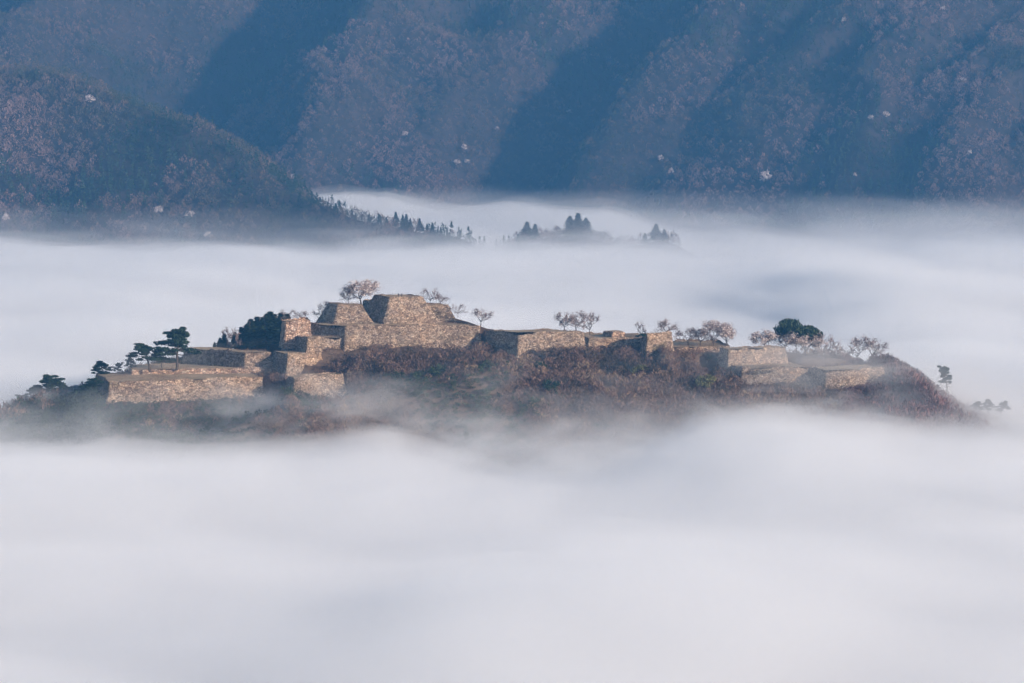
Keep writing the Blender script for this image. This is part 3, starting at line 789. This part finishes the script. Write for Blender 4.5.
# wild cherries on the mountain
WC = [proto_round('wild_cherry', GH, 0.72, M_BLOSSOM, 420, 1.5), proto_round('wild_cherry', GH, 0.85, M_BLOSSOM, 260, 1.4)]
def mount_hit(px, py, y0=2250):
    Ys = np.arange(y0, 3800, 2.0)
    dy = math.cos(TH) * F + math.sin(TH) * (341.5 - py); dz = -math.sin(TH) * F + math.cos(TH) * (341.5 - py)
    X = (px - 512) * Ys / dy; Z = ZC + dz * Ys / dy
    hit = np.nonzero(mount(X, Ys) >= Z)[0]
    return Ys[hit[0]] if len(hit) else None
wild = [(766, 186, 17, 0, 'largest bright wild cherry at the foot of the right mountainside'), (464, 152, 9, 0, 'pale wild cherry on the central ridge, upper of two'), (467, 166, 8, 1, 'pale wild cherry on the central ridge, lower of two'),
        (405, 139, 9, 1, 'pale wild cherry left of the central ridge'), (293, 182, 9, 1, 'small pale cherry just above the fog slot beside the left spur'), (457, 168, 10, 1, 'broad faint cherry low on the central ridge'),
        (497, 131, 5, 1, 'tiny pale cherry at the right foot of the central ridge'), (159, 218, 14, 1, 'broad pinkish cherry low on the left spur, left of two'), (190, 222, 13, 1, 'broad pinkish cherry low on the left spur, right of two'),
        (208, 241, 11, 1, 'grey pink cherry at the very edge of fog under the left spur'), (90, 107, 14, 1, 'pinkish cherry high on the crest of the left spur'), (6, 224, 12, 0, 'pale cherry at the far left foot of the spur'),
        (569, 116, 8, 1, 'small cherry at the lower end of the second ridge'), (844, 24, 8, 0, 'upright pale cherry near the top of the right mountainside'), (963, 84, 8, 1, 'whitish cherry at the upper right, under the sky edge of the frame'),
        (886, 120, 10, 1, 'bright cherry on the shaded middle of the right mountainside'), (871, 122, 8, 1, 'dim cherry just left of the bright one on the right mountainside'), (970, 157, 8, 0, 'cream cherry on the far right lower slope'),
        (661, 163, 9, 0, 'pale cherry low on the third ridge, upper of two'), (671, 176, 9, 0, 'pale cherry low on the third ridge, lower of two'), (943, 13, 8, 1, 'small cherry at the top of the picture on the right'), (855, 178, 6, 0, 'tiny pale cherry low on the right mountainside')]
for px, py, hp, kd, lab in wild:
    Y = mount_hit(px, py - 2)
    if Y: put(WC[kd], px, py, Y - 4, hp, lab, 'wild cherries on the mountain', GH, None, 1.0)
# conifers on the tip of the spur and on the knoll in the fog
for q, px in enumerate((335, 352, 372, 380, 387, 393, 400, 407, 413, 420, 427, 434, 441, 448)):
    Y = 2450 - (px - 345) * 0.5
    px += random.uniform(-3, 3); Y += random.uniform(-14, 10)
    X = (px - 512) / F * Y; z = float(mount(np.array([X]), np.array([Y]))[0])
    o = put(CE[q % 2], px, 240, Y, [11, 9, 12, 15, 13, 16, 14, 17, 12, 15, 10, 13, 9, 11][q] * random.uniform(0.85, 1.15), f'dark conifer on the tip of the left spur, {cn[q]} from the left', 'conifers on the tip of the left spur', GH, None, 1.7)
    o.location.z = z - 0.5
for q, (px, hp, Y) in enumerate(((518, 13, 2480), (527, 20, 2495), (535, 16, 2500), (570, 20, 2515), (578, 23, 2520), (586, 19, 2524), (645, 12, 2550), (656, 18, 2556), (664, 12, 2560))):
    X = (px - 512) / F * Y; z = float(mount(np.array([X]), np.array([Y]))[0])
    o = put(CE[q % 2], px, 240, Y, hp, f'grey conifer rising out of the fog behind the castle, {cn[q]} from the left', 'conifers on the fogbound knoll', GH, None, 2.5)
    o.location.z = z - 0.5

# ------------------------------------------------------------------ visitors on the keep
def person(px, py, Y, hgt, rz, lab, sw):
    root = empty('person', at(px, py, Y), rz); tag(root, lab, 'person', 'visitors on the keep')
    me = bpy.data.meshes.new('body')
    J = [(0, 0, .53), (0, 0, .66), (0, -.005, .80), (0, 0, .87), (0, -.01, .945),
         (.055, 0, .50), (.06, -.01 + sw, .28), (.06, .0 + sw, .04), (.06, -.06 + sw, .015),
         (-.055, 0, .50), (-.06, -.01 - sw, .28), (-.06, .0 - sw, .04), (-.06, -.06 - sw, .015),
         (.11, 0, .80), (.135, .01, .64), (.13, -.05, .50), (.128, -.07, .45), (-.11, 0, .80), (-.135, .01, .64), (-.12, -.05, .50), (-.115, -.07, .45)]
    E = [(0, 1), (1, 2), (2, 3), (3, 4), (0, 5), (5, 6), (6, 7), (7, 8), (0, 9), (9, 10), (10, 11), (11, 12), (2, 13), (13, 14), (14, 15), (15, 16), (2, 17), (17, 18), (18, 19), (19, 20)]
    R = [.085, .08, .085, .035, .06, .055, .04, .028, .025, .055, .04, .028, .025, .045, .035, .025, .02, .045, .035, .025, .02]
    me.from_pydata([tuple(c * hgt for c in p) for p in J], E, []); me.update()
    o = bpy.data.objects.new('body', me); S.collection.objects.link(o); o.parent = root
    sk = o.modifiers.new('skin', 'SKIN')
    for k, v in enumerate(me.skin_vertices[0].data):
        v.radius = (R[k] * hgt, R[k] * hgt * 0.8); v.use_root = (k == 0)
    ss = o.modifiers.new('sub', 'SUBSURF'); ss.levels = 1; ss.render_levels = 1
    me.materials.append(M_COAT)
    dg = bpy.context.evaluated_depsgraph_get(); m2 = bpy.data.meshes.new_from_object(o.evaluated_get(dg))
    o.modifiers.clear(); o.data = m2; m2.name = 'body'
person(398.4, 297.2, 1006, 1.72, 0.3, 'left of two dark clad visitors standing on the highest keep base', 0.02)
person(401.6, 297.2, 1007, 1.62, 2.8, 'right of two dark clad visitors standing on the highest keep base', -0.015)

# ------------------------------------------------------------------ fog, mist and haze
FRONT = [(-40, 438), (0, 438), (60, 436), (130, 436), (200, 440), (260, 440), (320, 436), (370, 428), (410, 432), (450, 446), (500, 460), (560, 470), (600, 464), (640, 444), (700, 412), (760, 402), (820, 407), (900, 417), (960, 422), (1010, 426), (1060, 432)]
FX, FZ = [], []
for px, py in FRONT:
    p = hill_hit(px, py - 8)
    if p is None: p = at(px, py - 8, 955)
    FX.append(p[0]); FZ.append(p[2])
FX = np.array(FX); FZ = np.array(FZ)
def fog_top(X, Y):
    base = fbm(X, Y, 330, 3, 131) * 12 + fbm(X * 1.0, Y * 0.8, 130, 3, 137) * 8 + fbm(X, Y, 45, 3, 139) * 1.8 - 2 * sstep(1000, 1400, Y)
    base = base - 26 * np.exp(-((X - 70) / 110) ** 2 - ((Y - 1700) / 280) ** 2) + 8 * np.exp(-((X - 215) / 60) ** 2 - ((Y - 1650) / 300) ** 2)
    base = base + 9 * (np.abs(fbm(X, Y, 150, 3, 145)) - 0.2) * (1 - sstep(950, 1100, Y))
    base = base + sstep(1080, 1300, Y) * (fbm(X * 1.3, Y * 0.6, 190, 2, 143) * 12)
    line = np.interp(X, FX, FZ) + fbm(X, Y, 30, 3, 141) * 1.2
    wgt = sstep(720, 900, Y) * (1 - sstep(1030, 1130, Y)) * (1 - sstep(220, 330, np.abs(X)))
    z = base * (1 - wgt) + line * wgt
    # far side: fog banks up against the spur and in the valley behind it
    def g(px, py, Yc, sx, sy, amp):
        c = at(px, py, Yc); return amp * np.exp(-((X - c[0]) / sx) ** 2 - ((Y - Yc) / sy) ** 2)
    z = z + g(330, 190, 3010, 110, 120, 30) + g(470, 205, 3050, 150, 130, 16) + g(620, 215, 2950, 120, 130, 9) + g(-20, 240, 2420, 160, 150, 3)
    z = z + g(385, 252, 2400, 70, 50, -7) + g(590, 248, 2530, 90, 60, -3.5) - 6 * sstep(2100, 2350, Y) * np.where(X < -150, 1.0, 0.5) - 20 * sstep(100, 230, X) * sstep(2150, 2600, Y)
    return z
fxs = np.concatenate([np.arange(-1500, -400, 25.0), np.arange(-400, 401, 8.0), np.arange(425, 1501, 25.0)])
fys = np.concatenate([np.arange(150, 450, 30.0), np.arange(450, 1200, 7.0), np.arange(1200, 2200, 11.0), np.arange(2200, 3400, 12.0)])
GX, GY = np.meshgrid(fxs, fys); FT = fog_top(GX, GY)
far = sstep(1500, 2400, GY)
prev = None
for lab, off, den, sc_, am in (('dense white fog filling the valley around the castle hill', -5.0, 0.022, 50, 2.0), ('white upper skin of the sea of fog', -2.0, 0.012, 70, 2.5),
                               ('soft loose top of the sea of fog', 1.5, 0.007, 60, 3.5), ('thin mist hanging over the sea of fog', 6.0, 0.0022, 75, 5.0)):
    seed = int(200 + off * 3)
    nearhill = sstep(760, 880, GY) * (1 - sstep(1030, 1130, GY))
    T = FT + off * (1 - 0.45 * nearhill) * (1 + 0.35 * far * (off > 0)) + fbm(GX, GY, sc_, 3, seed) * am * (1 + 0.5 * far)
    if prev is not None: T = np.maximum(T, prev + 0.4)
    prev = T
    M_F = volume_mat('fog_volume', (1, 1, 1), den)
    tag(closed_grid('fog', fxs, fys, T, -88.0 - off * 0.1, M_F), lab, 'fog', kind='stuff')

M_WISP = [volume_mat('wisp_outer', (1, 1, 1), 0.004), volume_mat('wisp_mid', (1, 1, 1), 0.006), volume_mat('wisp_core', (1, 1, 1), 0.009)]
def wisp(px, py, Y, rx, ry, rz_, strength=1.0, seed=0):
    """a drifting shred of mist: three lumpy shells of rising density"""
    c = at(px, py, Y)
    nu, nv = 40, 20
    for lev, s in enumerate((1.0, 0.74, 0.48)):
        th = np.linspace(0, np.pi, nv + 1); ph = np.arange(nu) / nu * 2 * np.pi
        T, Pp = np.meshgrid(th, ph, indexing='ij')
        d = np.stack([np.sin(T) * np.cos(Pp), np.sin(T) * np.sin(Pp), np.cos(T)], -1)
        lump = 1 + 0.42 * fbm(d[..., 0] * 2 + seed * 7.7 + d[..., 1], d[..., 2] * 2 + d[..., 1] * 1.3, 1.3, 3, 160 + lev)
        v = c + d * np.array([rx, ry, rz_]) * s * lump[..., None]
        v[0] = v[0].mean(0); v[-1] = v[-1].mean(0)
        V = v.reshape(-1, 3); i = np.arange(nv)[:, None] * nu + np.arange(nu)[None]; j = np.arange(nv)[:, None] * nu + (np.arange(nu)[None] + 1) % nu
        Fq = np.stack([i, i + nu, j + nu, j], -1).reshape(-1, 4)
        tag(mesh_np('mist', V, Fq, M_WISP[lev], None, True), 'drifting shred of mist against the castle hill', 'mist', kind='stuff')
for k, a in enumerate([(775, 357, 972, 30, 14, 7), (845, 359, 968, 34, 14, 8), (792, 380, 960, 20, 10, 6), (888, 376, 960, 18, 10, 7), (935, 382, 985, 30, 16, 9), (985, 404, 965, 38, 18, 10), (385, 402, 948, 24, 14, 10)]):
    wisp(*a, seed=k)
def torn(name, sx_, sz, lo, hi, dens, zlo, zhi, low_f, rate):
    """patchy mist: noise decides where it is, thinning with height"""
    m = bpy.data.materials.new(name); m.use_nodes = True
    nt = m.node_tree; nt.nodes.clear()
    o_ = nt.nodes.new('ShaderNodeOutputMaterial'); p_ = nt.nodes.new('ShaderNodeVolumePrincipled')
    p_.inputs['Color'].default_value = (1, 1, 1, 1); nt.links.new(p_.outputs[0], o_.inputs['Volume'])
    co = geo_co(nt)
    mp = nt.nodes.new('ShaderNodeMapping'); mp.inputs['Scale'].default_value = (1 / sx_, 1 / sx_, 1 / sz); mp.inputs['Rotation'].default_value = (0, 0.3, 0); nt.links.new(co, mp.inputs[0])
    n_ = noise_n(nt, 1.0, 5, mp.outputs[0]); n_.inputs['Distortion'].default_value = 0.7
    r_ = nt.nodes.new('ShaderNodeMapRange'); r_.interpolation_type = 'SMOOTHSTEP'
    for k, v in ((1, lo), (2, hi), (3, 0.0), (4, dens)): r_.inputs[k].default_value = v
    nt.links.new(n_.outputs['Fac'], r_.inputs[0])
    sx = nt.nodes.new('ShaderNodeSeparateXYZ'); nt.links.new(co, sx.inputs[0])
    h_ = nt.nodes.new('ShaderNodeMapRange')
    for k, v in ((1, zlo), (2, zhi), (3, 1.0), (4, low_f)): h_.inputs[k].default_value = v
    nt.links.new(sx.outputs[2], h_.inputs[0])
    mu = nt.nodes.new('ShaderNodeMath'); mu.operation = 'MULTIPLY'; nt.links.new(r_.outputs[0], mu.inputs[0]); nt.links.new(h_.outputs[0], mu.inputs[1])
    nt.links.new(mu.outputs[0], p_.inputs['Density'])
    m.cycles.volume_step_rate = rate
    return m
wx = np.arange(-232, 233, 8.0); wy = np.arange(880, 1001, 6.0)
WX, WY = np.meshgrid(wx, wy)
WZ = hz(WX, WY) + 11 + fbm(WX, WY, 40, 2, 191) * 4
tag(closed_grid('mist', wx, wy, np.maximum(WZ, -30), -70.0, torn('slope_mist', 30, 13, 0.47, 0.74, 0.045, -8, 26, 0.10, 0.25)), 'torn shreds of mist drifting across the slope below the walls', 'mist', kind='stuff')
sea = torn('torn_fog', 110, 20, 0.38, 0.64, 0.014, -10, 17, 0.0, 0.09)
T = np.maximum(np.maximum(FT + 6, 18.5), prev + 1)
nx_ = np.arange(-250, 251, 10.0); ny_ = np.arange(770, 981, 8.0); NX, NY = np.meshgrid(nx_, ny_)
NT = np.maximum(np.maximum(hz(NX, NY) + 5, 0) * 0 + 21.0, fog_top(NX, NY) + 4)
tag(closed_grid('mist', nx_, ny_, NT, -72.0, torn('front_wisps', 44, 15, 0.49, 0.71, 0.026, -8, 18, 0.0, 0.3)), 'torn wisps rising from the fog in front of the castle slope', 'mist', kind='stuff')
tag(closed_grid('mist', fxs, fys[fys < 2300], T[fys < 2300], -91.0, sea), 'ragged streaks of mist lifting off the sea of fog', 'mist', kind='stuff')
k = (fys > 2210)
farm = torn('far_mist', 170, 34, 0.30, 0.66, 0.0052, -22, 34, 0.0, 0.11)
tag(closed_grid('mist', fxs, fys[k], np.maximum(np.maximum(FT[k] + 4, 36.0), prev[k] + 1), -93.0, farm), 'bluish mist rising up the foot of the far mountains', 'mist', kind='stuff')

M_HAZE = volume_mat('haze_air', (0.072, 0.232, 0.465), 0.00022)
bm_x = (-2900, 2900); bm_y = (-560, 4440); bm_z = (-103.0, 640.0)
hv = np.array([(x, y, z) for x in bm_x for y in bm_y for z in bm_z], float)
hf = np.array([(0, 1, 3, 2), (4, 6, 7, 5), (0, 4, 5, 1), (2, 3, 7, 6), (0, 2, 6, 4), (1, 5, 7, 3)])
tag(mesh_np('haze', hv, hf, M_HAZE), 'blue morning haze in the air', 'haze', kind='stuff')
